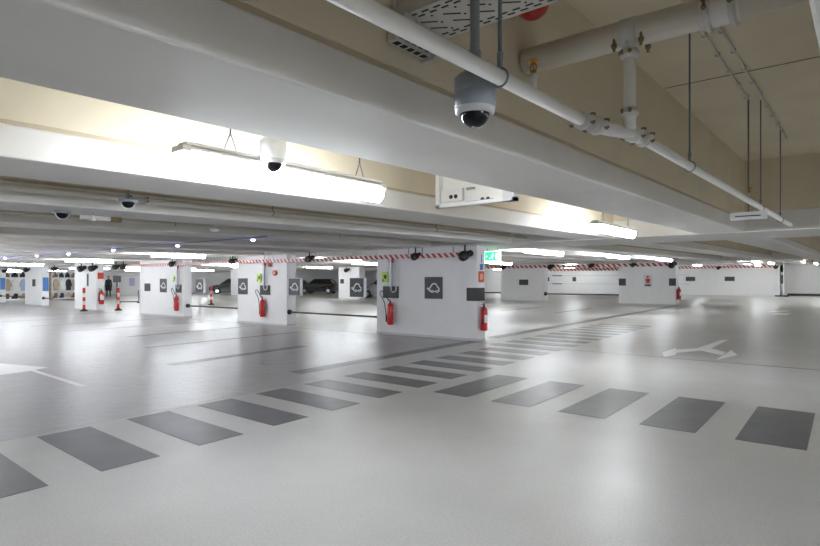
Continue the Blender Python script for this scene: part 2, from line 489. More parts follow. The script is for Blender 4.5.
for i, (x, y, l) in enumerate(lamp_spots):
    z = 2.055 + RISE * (x + .9)
    if lamp0 is None: lamp0 = make_lamp(1.75, l, (x, y, z))
    else: dup(lamp0, (x, y, z), label=l, scale=(1.0 if i < 5 else 1.45, 1, 1))
for x, y in fill_lamp_spots:  # lamp copies added for fill light, mostly out of frame
    dup(lamp0, (x, y, 2.055 + RISE * x), label='ceiling lamp added as fill light, mostly outside the picture', scale=(1, 1, 1))

# bay indicator lights
t0 = None
for i, (x, y) in enumerate([(6.0, 8.55), (5.98, 11.16), (5.9, 14.03), (5.93, 16.88), (5.8, 18.9), (5.75, 21.67)]):
    l = f'small bluish bay indicator light under the ceiling, {ordn(i)} from the right'
    z = 2.10
    if t0 is None:
        t0 = thing('indicator_light', l, 'indicator light', (x, y, z), 0, 'bay indicator lights')
        b = MB(); b.lathe([(0, .10), (.05, .10), (.055, .06), (.05, .045), (0, .045)]); b.cyl((0, 0, .09), (0, 0, .115), .012, n=8); obj('housing', b, 'camwhite', t0)
        b = MB(); b.lathe([(.036, .046), (.034, .03), (.024, .018), (0, .014)]); obj('lens', b, 'bluelamp', t0)
    else: dup(t0, (x, y, z), label=l)
b = MB((5.9, 0, 0)); b.cyl((5.9, 8.0, 2.168), (5.9, 22.5, 2.168), .012, n=6)
tag(obj('cable_conduit', b, 'clampm'), 'thin conduit joining the bluish bay indicator lights', 'conduit')

# ------------------------------------------------------------------ sprinkler pipes, near right
pa0, pa1 = Vector((-2.0, 1.22, 2.20)), Vector((2.74, 1.10, 2.20))
pb0, pb1 = Vector((3.14, .985, 2.20)), Vector((9.75, .87, 2.215))
t = thing('sprinkler_pipe', 'white sprinkler pipe slanting across the upper right past the dome camera', 'pipe', (0, 0, 0))
b = MB(); b.cyl(pa0, pa1, .030, n=20); obj('pipe_run', b, 'pipe', t)
b = MB(); b.cyl(pb0, pb1, .028, n=20); b.cyl(pb1 - Vector((.05, 0, 0)), pb1 + Vector((.04, 0, 0)), .034, n=16); obj('pipe_run', b, 'pipe', t)


def coupling(par, p, d, r=.045, L=.05, bolts=True):
    p = Vector(p); d = Vector(d).normalized(); u = Vector((0, 0, 1)) if abs(d.z) < .5 else Vector((0, 1, 0)); w = d.cross(u).normalized()
    b = MB(); b.cyl(p - d * L / 2, p + d * L / 2, r, n=20)
    b.cyl(p - d * L * .3, p + d * L * .3, r * 1.12, n=20)
    c = obj('coupling', b, 'fitting', par)
    if bolts:
        for sg in (-1, 1):
            q = p + w * sg * r * 1.35
            b = MB(); b.cyl(q - u * .028, q + u * .022, .007, n=8); b.cyl(q + u * .012, q + u * .026, .014, n=6); b.cyl(q - u * .022, q - u * .012, .013, n=6)
            obj('bolt', b, 'brass', c)
            b = MB(); b.box(-.5, .5, -.5, .5, -.5, .5, bev=.1); 
            e = obj('lug', b, 'fitting', c); e.scale = (.035, .03, .03); e.location = p + w * sg * r * 1.15


coupling(t, (2.70, 1.10, 2.2), (1, 0, 0), .040, .045); coupling(t, (2.84, 1.085, 2.2), (1, 0, 0), .042, .045)
b = MB(); b.tube([(2.80, 1.09, 2.2), (2.95, 1.06, 2.2), (3.03, 1.025, 2.2), (3.10, 1.0, 2.2), (3.24, .985, 2.2)], .034, 14); obj('tee_fitting', b, 'fitting', t)
coupling(t, (3.13, .99, 2.2), (1, 0, 0), .041, .045); coupling(t, (3.27, .983, 2.2), (1, 0, 0), .040, .045)
b = MB(); b.cyl((3.06, .985, 2.21), (3.06, .985, 2.70), .031, n=18); obj('riser', b, 'pipe', t)
coupling(t, (3.06, .985, 2.30), (0, 0, 1), .041, .045)
coupling(t, (3.06, .985, 2.61), (0, 0, 1), .043, .045)

t = thing('main_pipe', 'thick cream pipe crossing the upper right recess above the white pipe', 'pipe', (0, 0, 0))
b = MB(); b.cyl((3.08, .13, 2.73), (3.08, 1.61, 2.73), .075, n=28); obj('pipe_run', b, 'bigpipe', t)
coupling(t, (3.08, .61, 2.73), (0, 1, 0), .083, .035); coupling(t, (3.08, .50, 2.73), (0, 1, 0), .083, .035)
b = MB(); b.cyl((3.08, .47, 2.73), (3.08, .64, 2.73), .079, n=28); obj('sleeve', b, 'pipe', t)
b = MB(); b.cyl((3.08, .945, 2.73), (3.08, 1.025, 2.73), .081, n=28); b.cyl((3.06, .985, 2.63), (3.06, .985, 2.73), .040, n=18); obj('saddle_clamp', b, 'fitting', t)
for dx, dy in ((-.06, -.07), (.06, -.07), (-.06, .07), (.06, .07)):
    b = MB(); b.cyl((3.08 + dx, .985 + dy, 2.63), (3.08 + dx, .985 + dy, 2.72), .008, n=8); b.cyl((3.08 + dx, .985 + dy, 2.65), (3.08 + dx, .985 + dy, 2.67), .015, n=6); obj('bolt', b, 'brass', t)


def pipe_y(x):
    return pa0.y + (pa1.y - pa0.y) * (x - pa0.x) / (pa1.x - pa0.x) if x < 2.9 else pb0.y + (pb1.y - pb0.y) * (x - pb0.x) / (pb1.x - pb0.x)


for x, l in ((1.93, 'dark rod hanger looping the white pipe beside the dome camera'), (4.27, 'dark rod hanger looping the white pipe right of the riser'),
             (7.22, 'dark rod hanger on the white pipe, left one of the far pair'), (8.75, 'dark rod hanger at the far end of the white pipe')):
    y = pipe_y(x); t = thing('pipe_hanger', l, 'pipe hanger', (x, y, 2.2), 0, 'rod hangers of the white pipe')
    b = MB(); b.cyl((0, 0, .085), (0, 0, 1.10 + RISE * x), .006 if x > 3 else .008, n=8); obj('rod', b, 'rod', t)
    b = MB(); b.tube([(0, .036 * math.sin(a), .036 * math.cos(a) - (.0)) for a in [2 * PI * k / 20 for k in range(20)]], .0045, 8, closed=True)
    b.box(-.012, .012, -.006, .006, .034, .09); b.cyl((0, 0, .07), (0, 0, .10), .013, n=6); obj('clamp_ring', b, 'clampm', t)

for x, l in ((2.20, 'brass sprinkler head standing on the white pipe right of the dome camera'), (6.55, 'small brass sprinkler head on the far end of the white pipe')):
    y = pipe_y(x); t = thing('fire_sprinkler', l, 'sprinkler', (x, y, 2.225), 0, 'brass sprinkler heads')
    b = MB(); b.cyl((0, 0, 0), (0, 0, .065), .016, n=14); obj('nipple', b, 'fitting', t)
    b = MB(); b.cyl((0, 0, .065), (0, 0, .08), .013, n=12)
    b.tube([(0, .011, .08), (0, .016, .095), (0, .004, .113)], .003, 6); b.tube([(0, -.011, .08), (0, -.016, .095), (0, -.004, .113)], .003, 6)
    b.cyl((0, 0, .08), (0, 0, .112), .0035, n=8); obj('frame', b, 'gold', t)
    b = MB(); b.lathe([(0, .112), (.008, .112), (.026, .118), (.026, .121), (.006, .118), (0, .118)]); obj('deflector', b, 'gold', t)

# conduits on the slab
for y, l in ((1.00, 'thin tan conduit along the recess ceiling, left of the pair'), (.88, 'thin tan conduit along the recess ceiling, right of the pair')):
    b = MB((0, y, 0)); x1 = 7.0 if y > .95 else 9.4
    b.cyl((3.0, y, 3.28 + 3 * RISE), (x1, y, 3.28 + x1 * RISE), .011, n=8)
    for k in range(12):
        x = 3.4 + k * .5
        if x < x1: b.box(x, x + .03, y - .02, y + .02, 3.26 + x * RISE, 3.30 + x * RISE)
    tag(obj('cable_conduit', b, 'bigpipe'), l, 'conduit', 'thin conduits on the recess ceiling')
b = MB(); b.cyl((7.0, 1.0, 3.36), (7.0, 1.0, 2.14), .008, n=6)
tag(obj('hanging_rod', b, 'joint'), 'thin brown rod dropping from the end of the left ceiling conduit', 'rod')

# perforated cable tray
t = thing('cable_tray', 'perforated galvanised cable tray crossing above the dome camera', 'cable tray', (0, 0, 0))
x0, x1, ya, yb, z = 1.87, 2.19, .13, 1.595, 2.56
b = MB()
b.mi = 0; b.box(x0, x1, ya, yb, z, z + .002); b.box(x0, x0 + .002, ya, yb, z, z + .06); b.box(x1 - .002, x1, ya, yb, z, z + .06)
b.mi = 1
y = 1.55; k = 0
while y > -.2:
    for j, xx in enumerate((.03, .055, .265, .29)):
        o_ = .025 * (j % 2)
        b.box(x0 + xx - .005, x0 + xx + .005, y - .035 - o_, y - o_, z - .0015, z + .0005)
    if k % 2 == 0:
        b.prism([(x0 + .10, y - .0, z - .0015), (x0 + .108, y + .004, z - .0015), (x0 + .150, y - .06, z - .0015), (x0 + .142, y - .064, z - .0015)], (0, 0, .002))
        b.prism([(x0 + .175, y - .0, z - .0015), (x0 + .183, y + .004, z - .0015), (x0 + .225, y - .06, z - .0015), (x0 + .217, y - .064, z - .0015)], (0, 0, .002))
        for xx in (.085, .16, .24): b.lathe([(0, -.0015), (.006, -.0015), (.006, .0)], (x0 + xx, y - .075, z), n=8)
    y -= .062; k += 1
obj('tray_body', b, ['tray', 'slot'], t)
b = MB(); b.mi = 0; b.box(x0 - .02, x1 + .02, yb - .0, yb + .018, z - .03, z + .08); b.box(x0 - .03, x0 + .05, yb - .06, yb + .018, z - .035, z - .005)
b.mi = 1
for k in range(5): b.box(x0 + .02 + .06 * k, x0 + .055 + .06 * k, yb - .002, yb, z - .02, z - .008)
obj('wall_bracket', b, ['tray', 'slot'], t)
b = MB(); b.mi = 0; b.box(1.82, 2.08, 1.565, 1.612, 2.435, 2.485); b.box(2.06, 2.10, 1.54, 1.612, 2.42, 2.47)
b.mi = 1
for k in range(5): b.box(1.835 + .046 * k, 1.865 + .046 * k, 1.57, 1.60, 2.433, 2.4355); b.box(1.835 + .046 * k, 1.865 + .046 * k, 1.5635, 1.566, 2.45, 2.475)
obj('lower_bracket', b, ['tray', 'slot'], t)


# ------------------------------------------------------------------ dome cameras
def dome_cam(label, loc, body, r=.085, pole=None, sc=1.0):
    t = thing('dome_camera', label, 'security camera', loc, 0, 'dome cameras')
    b = MB(); b.lathe([(0, .17), (r * .80, .17), (r * .99, .155), (r, .10), (r * 1.0, .098), (r * .985, .095), (r * 1.0, .092), (r * .98, .035), (r * .94, .03)], n=32); obj('housing', b, body, t)
    b = MB(); b.lathe([(r * .94, .045), (r * .97, .03), (r * .93, .014), (r * .80, .006), (r * .70, .010), (r * .70, .03)], n=32); obj('trim_ring', b, 'camring', t)
    b = MB(); R = r * .70
    b.lathe([(R * math.cos(PI / 2 * i / 8), .012 - R * .95 * math.sin(PI / 2 * i / 8)) if i < 8 else (0, .012 - R * .95) for i in range(9)], n=32); d = obj('dome', b, 'dome', t)
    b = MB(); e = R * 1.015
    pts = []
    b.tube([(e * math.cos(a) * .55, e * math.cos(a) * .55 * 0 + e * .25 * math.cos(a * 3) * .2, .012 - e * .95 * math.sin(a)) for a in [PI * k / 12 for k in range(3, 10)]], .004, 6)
    obj('clear_crescent', b, 'lens', d)  # clear crescent curved over the lower dome
    if pole:
        b = MB(); b.cyl((0, 0, .165), (0, 0, pole), .02, n=16); b.cyl((0, 0, .165), (0, 0, .27), .026, n=16); b.cyl((0, 0, .17), (0, 0, .20), .045, n=16); obj('mounting_pole', b, body, t)
    t.scale = (sc, sc, sc)
    return t


dome_cam('grey dome camera hanging on a pole behind the white pipe, nearest camera', (1.95, 1.25, 2.075), 'camgrey', .0855, .484)
dome_cam('white dome camera behind the brightest ceiling lamp', (2.26, 3.0, 2.155), 'camwhite', .0855, 1.1)
for (x, y, z, l) in ((2.36, 5.3, 2.105, 'small half-dome camera under the dark beams, right one of the left pair'), (2.24, 6.55, 2.085, 'small half-dome camera under the dark beams, far left one')):
    t = thing('dome_camera', l, 'security camera', (x, y, z), 0, 'dome cameras')
    b = MB(); b.lathe([(0, .05), (.08, .05), (.085, .03), (.06, .022), (0, .022)], n=24); b.cyl((0, 0, .05), (0, 0, .3), .015, n=8); obj('mounting_plate', b, 'camgrey', t)
    b = MB(); b.lathe([(.058 * math.cos(PI / 2 * i / 6) if i < 6 else 0, .024 - .055 * math.sin(PI / 2 * i / 6)) for i in range(7)], n=24); obj('dome', b, 'dome', t)
    b = MB(); b.tube([(.062 * math.cos(a), 0, .020 - .058 * math.sin(a)) for a in [PI * k / 12 for k in range(1, 12)]], .004, 6); obj('bezel', b, 'camwhite', t)

# red siren on the slab, brackets, detector, emergency box
t = thing('alarm_siren', 'round red alarm siren on the ceiling above the brass sprinkler', 'alarm', (2.87, 1.46, 2.868))
b = MB(); b.lathe([(0, .47), (.06, .47), (.07, .30), (.10, .28), (.10, .22), (.06, .20)]); obj('base', b, 'camwhite', t)
b = MB(); b.lathe([(.10, .26), (.11, .18), (.105, .10), (.08, .04), (.04, .01), (0, 0)]); obj('beacon', b, 'siren', t)
t = thing('emergency_light', 'small white emergency light box hanging just left of the far pipe end', 'light', (7.0, 1.0, 2.10))
b = MB(); b.box(-.04, .04, -.17, .17, -.04, .045, bev=.015); obj('case', b, 'camwhite', t)
b = MB(); b.box(-.043, -.04, -.12, .12, -.006, .006); obj('label_strip', b, 'sign', t)
t = thing('junction_box', 'grey junction box at the right frame edge on the cross girder', 'box', (10.92, .33, 2.36))
b = MB(); b.box(-.05, .08, -.16, .12, -.10, .10, bev=.01); obj('case', b, 'camgrey', t)
b = MB(); b.box(-.056, -.05, -.12, .08, -.07, .07, bev=.004); obj('cover', b, 'clampm', t)
t = thing('smoke_detector', 'small white detector under the beams above the second pillar', 'detector', (4.6, 7.5, 2.13))
b = MB(); b.lathe([(0, 0), (.04, 0), (.07, .02), (.08, .05), (0, .06)]); obj('head', b, 'camwhite', t)
b = MB(); b.box(-.02, .02, -.02, .02, .05, .35); obj('stem', b, 'camwhite', t)

# pipes in the left recesses
for (x0, x1, y, z, r, l) in ((-6, 10.95, 5.72, 2.19, .030, 'cream pipe running along the left ceiling behind the second beam'),
                            (-6, 10.95, 8.1, 2.21, .022, 'thin cream pipe deeper in the left ceiling'),
                            (-6, 10.95, 10.3, 2.22, .022, 'thin cream pipe above the big pillar, third back'),
                            (-6, 10.95, 14.8, 2.22, .03, 'thin cream pipe far back above the second pillar'),
                            (12.2, 17.0, .75, 2.33, .03, 'short white pipe beyond the cross girder at the right frame edge')):
    t = thing('ceiling_pipe', l, 'pipe', (0, y, 0), 0, 'pipes between the beams')
    b = MB(); b.cyl((x0, 0, z + RISE * x0), (x1, 0, z + RISE * x1), r, n=14); obj('pipe_run', b, 'bigpipe', t)
    x = max(x0, 0) + .9
    while x < x1 - .5:
        b = MB(); zz = z + RISE * x; b.cyl((x, 0, zz + r), (x, 0, 3.3), .007, n=6); b.tube([(x, (r + .004) * math.sin(a), zz + (r + .004) * math.cos(a)) for a in [2 * PI * k / 14 for k in range(14)]], .005, 6, closed=True); obj('hanger', b, 'rod', t)
        x += 3.4
    if y == 5.72:
        for xx in (2.55, 2.72): coupling(t, (xx, 0, z + RISE * xx), (1, 0, 0), .042)
t = thing('pipe_stub', 'short pipe piece with brass end beside the far left half-dome camera', 'pipe', (2.42, 6.55, 2.09))
b = MB(); b.cyl((0, 0, 0), (.30, 0, 0), .024, n=12); b.cyl((.1, 0, 0), (.14, 0, 0), .036, n=12); obj('pipe_run', b, 'pipe', t)
b = MB(); b.cyl((.30, 0, 0), (.42, 0, 0), .028, n=12); obj('brass_cap', b, 'brass', t)
b = MB(); b.cyl((.12, 0, .03), (.12, 0, .06), .006, n=6); obj('hanger', b, 'rod', t)

# the open white panel in the recess behind the main beam
t = thing('light_panel', 'white open-framed display panel hanging under the beam right of the brightest lamp', 'display panel', (4.4, 0, 0))
ya, yb, z0, z1 = 2.40, 3.26, 2.11, 2.50
b = MB(); b.box(-.02, .06, ya, yb, z0, z0 + .03); b.box(-.02, .06, yb - .045, yb, z0, z1); b.box(-.02, .06, ya, ya + .03, z0, z1); b.box(-.02, .06, ya, yb, z1 - .03, z1); obj('frame', b, 'camwhite', t)
b = MB(); b.box(.035, .05, ya + .03, yb - .04, z0 + .03, z1 - .03); obj('back_plate', b, 'lampbody', t)
b = MB(); b.box(.0, .034, yb - .30, yb - .05, z0 + .05, z0 + .17, bev=.005); obj('driver_box', b, 'camwhite', t)
b = MB(); b.box(-.022, .03, ya + .02, ya + .12, z0 - .0, z0 + .09, bev=.004); obj('corner_bracket', b, 'camring', t)
for yy, zz, xx in ((yb - .17, z0 + .095, -.001), (yb - .225, z0 + .095, -.001), (yb - .50, z0 + .045, .034), (yb - .56, z0 + .045, .034)):
    b = MB(); b.cyl((xx - .004, yy, zz), (xx + .004, yy, zz), .02, n=16); obj('knob', b, 'black', t)
b = MB(); b.box(.02, .034, yb - .42, yb - .33, z0 + .15, z0 + .17); b.box(.02, .034, yb - .62, yb - .32, z0 + .03, z0 + .042); obj('cable_strip', b, 'clampm', t)
for yy in (ya + .1, yb - .1):
    b = MB(); b.cyl((.02, yy, z1), (.02, yy, 3.32), .006, n=6); obj('hanger', b, 'rod', t)


# ------------------------------------------------------------------ signs
def car_icon(par, x, cy, cz, s):
    """white outline of a car with a charging plug, drawn on a panel facing -x (left in the photo is +y)"""
    b = MB()
    def P(u, v): return (x, cy - u * s, cz + v * s)
    body = [(-.20, -.26), (-.31, -.24), (-.34, -.12), (-.27, .06), (-.10, .26), (.08, .32), (.26, .26), (.40, .04), (.50, -.02), (.52, -.20), (.44, -.26)]
    b.ribbon([P(*p) for p in body], .05 * s * 2.0, -.003)
    b.ribbon([P(.24, -.26), P(-.0, -.26)], .05 * s * 1.8, -.003)
    for c in (-.10, .34):
        b.ribbon([P(c + .085 * math.cos(a), -.26 + .085 * math.sin(a)) for a in [2 * PI * k / 12 for k in range(12)]], .06 * s, -.003, closed=True)
    b.ribbon([P(-.34, -.14), P(-.44, -.16), P(-.50, -.06)], .05 * s * 1.7, -.003)
    b.prism([P(-.60, -.02), P(-.46, .05), P(-.40, -.06), P(-.54, -.13)], (-.003, 0, 0))
    return obj('car_symbol', b, 'signw', par)


def car_sign(label, y, x, z=1.23, w=.55, h=.54, hang=False):
    t = thing('car_sign', label, 'sign', (x, y, z), 0, 'dark electric car signs')
    d = .012 if not hang else .10
    b = MB(); b.box(-d, 0, -w / 2, w / 2, -h / 2, h / 2, bev=.003); obj('panel', b, 'sign' if not hang else 'alu', t)
    if hang:
        b = MB(); b.box(-d - .004, -d, -w / 2 + .012, w / 2 - .012, -h / 2 + .012, h / 2 - .012); obj('face', b, 'sign', t)
        for yy in (-.2, .2):
            b = MB(); b.cyl((-.05, yy, h / 2), (-.05, yy, 2.23 - z), .006, n=6); obj('hanger', b, 'camwhite', t)
    car_icon(t, -d - (.004 if hang else 0), 0, 0, w * .62)
    return t


car_sign('dark grey sign with white electric car outline on the big pillar', 8.32, 11.1)
car_sign('dark electric car sign hanging in the gap just left of the big pillar', 10.94, 11.15, z=1.22, hang=True)
car_sign('dark electric car sign hanging at the right end of the second pillar', 13.62, 11.15, z=1.22, hang=True)
car_sign('dark electric car sign at the left end of the second pillar', 16.38, 11.1, z=1.22)
car_sign('dark electric car sign hanging right of the third pillar', 19.05, 11.15, z=1.22, hang=True)
car_sign('dark electric car sign on the third pillar', 21.82, 11.1, z=1.22)


def plaque(label, x0, x1, y0, y1, z0, z1, cat='plaque'):
    b = MB(((x0 + x1) / 2, (y0 + y1) / 2, z0)); b.box(x0, x1, y0, y1, z0, z1, bev=.003)
    return tag(obj('corner_plaque', b, 'plaque'), label, cat, 'dark plain plaques')


plaque('dark grey plaque wrapping the right corner of the big pillar', 11.085, 11.42, 7.045, 7.34, .93, 1.24)
plaque('dark grey plaque behind the hanging cable on the big pillar', 11.088, 11.1, 9.45, 10.00, .95, 1.26)
plaque('dark grey plaque behind the hanging cable on the second pillar', 11.088, 11.1, 14.87, 15.42, .95, 1.26)
plaque('dark grey plaque behind the extinguisher on the third pillar', 11.088, 11.1, 20.40, 20.85, .95, 1.26)
plaque('square dark plaque on the left part of the third pillar', 11.088, 11.1, 22.9, 23.4, .98, 1.30)
plaque('narrow dark plaque on the pillar behind the leftmost bollard', 11.088, 11.1, 29.1, 29.3, 1.15, 1.75)
plaque('small dark plaque on the pillar between the clothes shelves', 11.088, 11.1, 36.4, 36.9, 1.1, 1.5)
plaque('dark plaque on the far pillar beside the exit sign', 34.988, 35.0, 18.1, 18.8, 1.12, 1.50)
plaque('dark plaque at the left edge of the far pillar with the figure sign', 34.988, 35.0, 11.5, 11.93, 1.12, 1.55)
plaque('dark plaque at the right edge of the far pillar with the figure sign', 34.988, 35.0, 8.64, 9.02, 1.12, 1.55)
plaque('dark plaque on the far wall between the far pillars, left one', 61.94, 62.0, 29.3, 30.3, 1.36, 1.85)
plaque('dark plaque on the far wall between the far pillars, right one', 61.94, 62.0, 26.0, 26.4, 1.36, 1.85)
plaque('dark plaque on the right end wall, left of the pair', 61.94, 62.0, 13.5, 14.35, 1.40, 1.82)
plaque('dark plaque on the right end wall, right of the pair', 61.94, 62.0, 10.0, 10.85, 1.40, 1.82)
plaque('long dark bracket on the upper rail of the far wall', 61.94, 62.0, 27.7, 28.9, 1.97, 2.07, 'bracket')
plaque('long dark bracket on the lower rail of the far wall', 61.94, 62.0, 27.7, 28.9, 1.03, 1.13, 'bracket')
plaque('dark plaque high behind the sign right of the third pillar', 31.0, 31.02, 62.0, 63.0, 1.9, 2.2)
plaque('small dark plaque on the far pillar behind the hanging car sign', 30.98, 31.0, 32.1, 32.5, 1.2, 1.55)

# figure sign on the far pillar
t = thing('figure_sign', 'red and grey figure sign on the far pillar right of centre', 'sign', (34.99, 10.2, 1.4))
b = MB(); b.box(-.01, .01, -.22, .22, -.36, .36); obj('board', b, 'alu', t)
b = MB(); b.ball((-.02, 0, .24), .07, (.2, 1, 1)); b.prism([(-.02, -.14, .14), (-.02, .14, .14), (-.02, .09, -.12), (-.02, -.09, -.12)], (.008, 0, 0)); obj('figure', b, 'redp', t)
b = MB(); b.box(-.016, -.01, -.16, .16, -.30, -.20); obj('caption_bar', b, 'sign', t)

# signs at the side of the big pillar
t = thing('exit_sign', 'green illuminated emergency exit sign behind the big pillar corner', 'exit sign', (12.2, 7.30, 2.02))
b = MB(); b.box(-.02, .02, -.24, .24, -.13, .13, bev=.005); obj('light_box', b, 'exitw', t)
b = MB(); b.box(-.026, -.02, -.19, .20, -.11, .11); obj('green_panel', b, 'exitg', t)
b = MB()
def PE(u, v): return (-.030, -u, v)
b.ball((-.028, -.03, .055), .018, (.2, 1, 1))
b.ribbon([PE(.02, .03), PE(-.01, -.02)], .03, .004); b.ribbon([PE(-.01, -.02), PE(.03, -.04), PE(.02, -.08)], .014, .004); b.ribbon([PE(-.01, -.02), PE(-.04, -.05), PE(-.08, -.06)], .014, .004); b.ribbon([PE(.02, .025), PE(.055, .0), PE(.07, .02)], .012, .004); b.ribbon([PE(.02, .025), PE(-.03, .02)], .012, .004)
b.prism([PE(-.16, -.02), PE(-.16, .02), PE(-.12, .0)], (.004, 0, 0)); b.box(-.032, -.028, -.17, -.11, -.08, .08)
obj('running_figure', b, 'exitw', t)
b = MB(); b.cyl((0, .15, .12), (0, .15, .6), .006, n=6); b.cyl((0, -.15, .12), (0, -.15, .6), .006, n=6); obj('hanger', b, 'rod', t)
t = thing('notice_strip', 'tall narrow white and blue notice on the side of the big pillar', 'sign', (11.28, 7.06, 0))
b = MB(); b.box(-.13, .13, -.012, 0, 1.60, 2.10); obj('board', b, 'signw', t)
b = MB(); b.box(-.07, .07, -.014, -.012, 1.66, 1.80); b.box(-.02, .02, -.014, -.012, 1.83, 2.02); obj('print', b, 'blue', t)
t = thing('extinguisher_sign', 'small orange-red extinguisher sign on the side of the big pillar', 'sign', (11.28, 7.05, 1.50))
b = MB(); b.box(-.12, .12, -.006, .006, -.13, .13); obj('board', b, 'orange', t)
b = MB(); b.box(-.045, -.01, -.008, -.006, -.07, .06); b.box(.03, .05, -.008, -.006, -.06, .07); obj('print', b, 'signw', t)


# ------------------------------------------------------------------ extinguishers
def extinguisher(label, loc, rz, loop=False):
    """hangs on a wall behind +x; base of the cylinder at the origin"""
    t = thing('fire_extinguisher', label, 'fire extinguisher', loc, rz, 'fire extinguishers')
    b = MB(); b.lathe([(0, 0), (.068, 0), (.08, .015), (.082, .06), (.082, .40), (.074, .45), (.045, .485), (.028, .495), (.028, .51), (0, .51)], n=24); obj('cylinder', b, 'red', t)
    b = MB(); b.cyl((0, 0, .505), (0, 0, .55), .022, n=12); b.box(-.012, .012, -.02, .09, .545, .557); b.prism([(-.010, -.01, .565), (-.010, .11, .60), (-.010, .11, .61), (-.010, -.01, .58)], (.02, 0, 0)); obj('valve', b, 'black', t)
    b = MB(); b.lathe([(.084, .20), (.084, .33)], n=24); 
    lb = MB()
    pts = [(-.0845 * math.cos(a), .0845 * math.sin(a)) for a in [(-.9 + 1.8 * k / 8) for k in range(9)]]
    b.b.free()
    for p, q in zip(pts, pts[1:]): lb.prism([(p[0], p[1], .17), (q[0], q[1], .17), (q[0], q[1], .33), (p[0], p[1], .33)], (-.001, 0, 0))
    obj('label_plate', lb, 'redp' if loop else 'signw', t)
    b = MB()
    if loop:
        pts = [(-.02, .02, .545), (-.04, .06, .60), (-.04, .14, .70), (-.03, .24, .77), (-.02, .31, .76), (-.02, .33, .71), (-.02, .29, .65), (-.02, .22, .58), (-.02, .17, .48), (-.02, .14, .34), (-.02, .12, .20), (-.02, .11, .08)]
        b.tube(pts, .011, 8); b.cyl((-.02, .12, .24), (-.02, .11, .06), .016, .022, n=10)
    else:
        b.tube([(-.02, .02, .54), (-.05, .07, .53), (-.05, .10, .46), (-.03, .105, .36), (-.02, .10, .22)], .010, 8); b.cyl((-.02, .10, .24), (-.02, .10, .12), .013, .018, n=10)
    obj('hose', b, 'black', t)
    b = MB(); b.box(.07, .10, -.03, .03, .02, .52); b.box(-.0, .09, -.085, -.080, .30, .33); obj('wall_bracket', b, 'alu', t)
    return t


e0 = extinguisher('red fire extinguisher with looped hose on the big pillar left part', (11.0, 9.66, .26), 0, True)
e0.scale = (1, 1.05, 1.14)
dup(e0, (11.0, 15.16, .24), label='red fire extinguisher with looped hose on the second pillar')
dup(e0, (11.0, 20.62, .25), label='red fire extinguisher with looped hose on the third pillar')
e1 = extinguisher('red fire extinguisher on the right side of the big pillar', (11.24, 6.955, .24), PI / 2, False)
e1.scale = (1.05, 1.05, 1.12)
dup(e1, (35.3, 8.56, .32), label='red fire extinguisher at the right side of the far pillar with the figure sign', scale=(1.5, 1.5, 1.3))
dup(e1, (11.27, 28.06, .30), label='red fire extinguisher on the pillar behind the leftmost bollard', scale=(1.35, 1.35, 1.25))
b = MB((11.28, 28.19, 1.5)); b.box(11.15, 11.42, 28.18, 28.198, 1.5, 1.8)
tag(obj('extinguisher_sign', b, 'redp'), 'small red sign on the pillar side behind the leftmost bollard', 'sign')


# hanging charging cables with conduits
def charge_drop(label, y):
    t = thing('charging_cable', label, 'cable', (11.1, y, 0), 0, 'hanging charging cables')
    b = MB(); b.box(-.07, 0, .06, .13, 1.25, 2.02, bev=.006); obj('cable_duct', b, 'alu', t)
    b = MB()
    pts = [(-.05, -.09, 2.0), (-.05, -.10, 1.5), (-.05, -.10, 1.22)] + [(-.05, -.01 - .09 * math.cos(a), 1.20 - .09 * math.sin(a)) for a in [PI * k / 8 for k in range(1, 8)]] + [(-.05, .08, 1.22), (-.05, .08, 1.30)]
    b.tube(pts, .016, 8); obj('cable_loop', b, 'camring', t)
    b = MB(); b.box(-.06, -.0, .03, .16, 1.88, 1.98); b.cyl((-.04, .10, 1.7), (-.04, .10, 2.1), .013, n=8); obj('red_bracket', b, 'redp', t)
    return t


c0 = charge_drop('grey charging cable looping down the left part of the big pillar', 9.60)
dup(c0, (11.1, 15.08, 0), label='grey charging cable looping down the second pillar')
dup(c0, (11.1, 20.6, 0), label='grey charging cable looping down the third pillar')
g0 = None
for y, l in ((9.90, 'yellow-green safety sign standing out from the big pillar'), (15.42, 'yellow-green safety sign standing out from the second pillar'), (20.85, 'yellow-green safety sign standing out from the third pillar')):
    if g0 is None:
        g0 = thing('safety_sign', l, 'sign', (11.1, y, 1.36), 0, 'yellow-green safety signs')
        b = MB(); b.box(-.06, -.045, -.09, .09, 0, .28); obj('board', b, 'yg', g0)
        b = MB(); b.box(-.064, -.06, -.07, .02, .10, .20); b.box(-.064, -.06, .03, .07, .02, .09); obj('print', b, 'black', g0)
        b = MB(); b.box(-.045, 0, -.02, .02, .1, .14); obj('bracket', b, 'alu', g0)
    else: dup(g0, (11.1, y, 1.36), label=l)
t = thing('alarm_button', 'small red alarm bell on the second pillar right of the cable', 'alarm', (11.1, 14.62, 1.66))
b = MB(); b.cyl((-.05, 0, 0), (0, 0, 0), .09, n=16); obj('bell', b, 'redp', t)
b = MB(); b.cyl((-.06, 0, 0), (-.05, 0, 0), .03, n=12); obj('button', b, 'camwhite', t)
t = thing('warning_sounder', 'little dark red sounder under the striped bar on the second pillar', 'alarm', (11.1, 14.85, 1.92))
b = MB(); b.box(-.08, 0, -.06, .06, -.07, .07, bev=.02); obj('body', b, 'redp', t)
b = MB(); b.cyl((-.09, 0, 0), (-.08, 0, 0), .04, n=12); obj('grille', b, 'black', t)


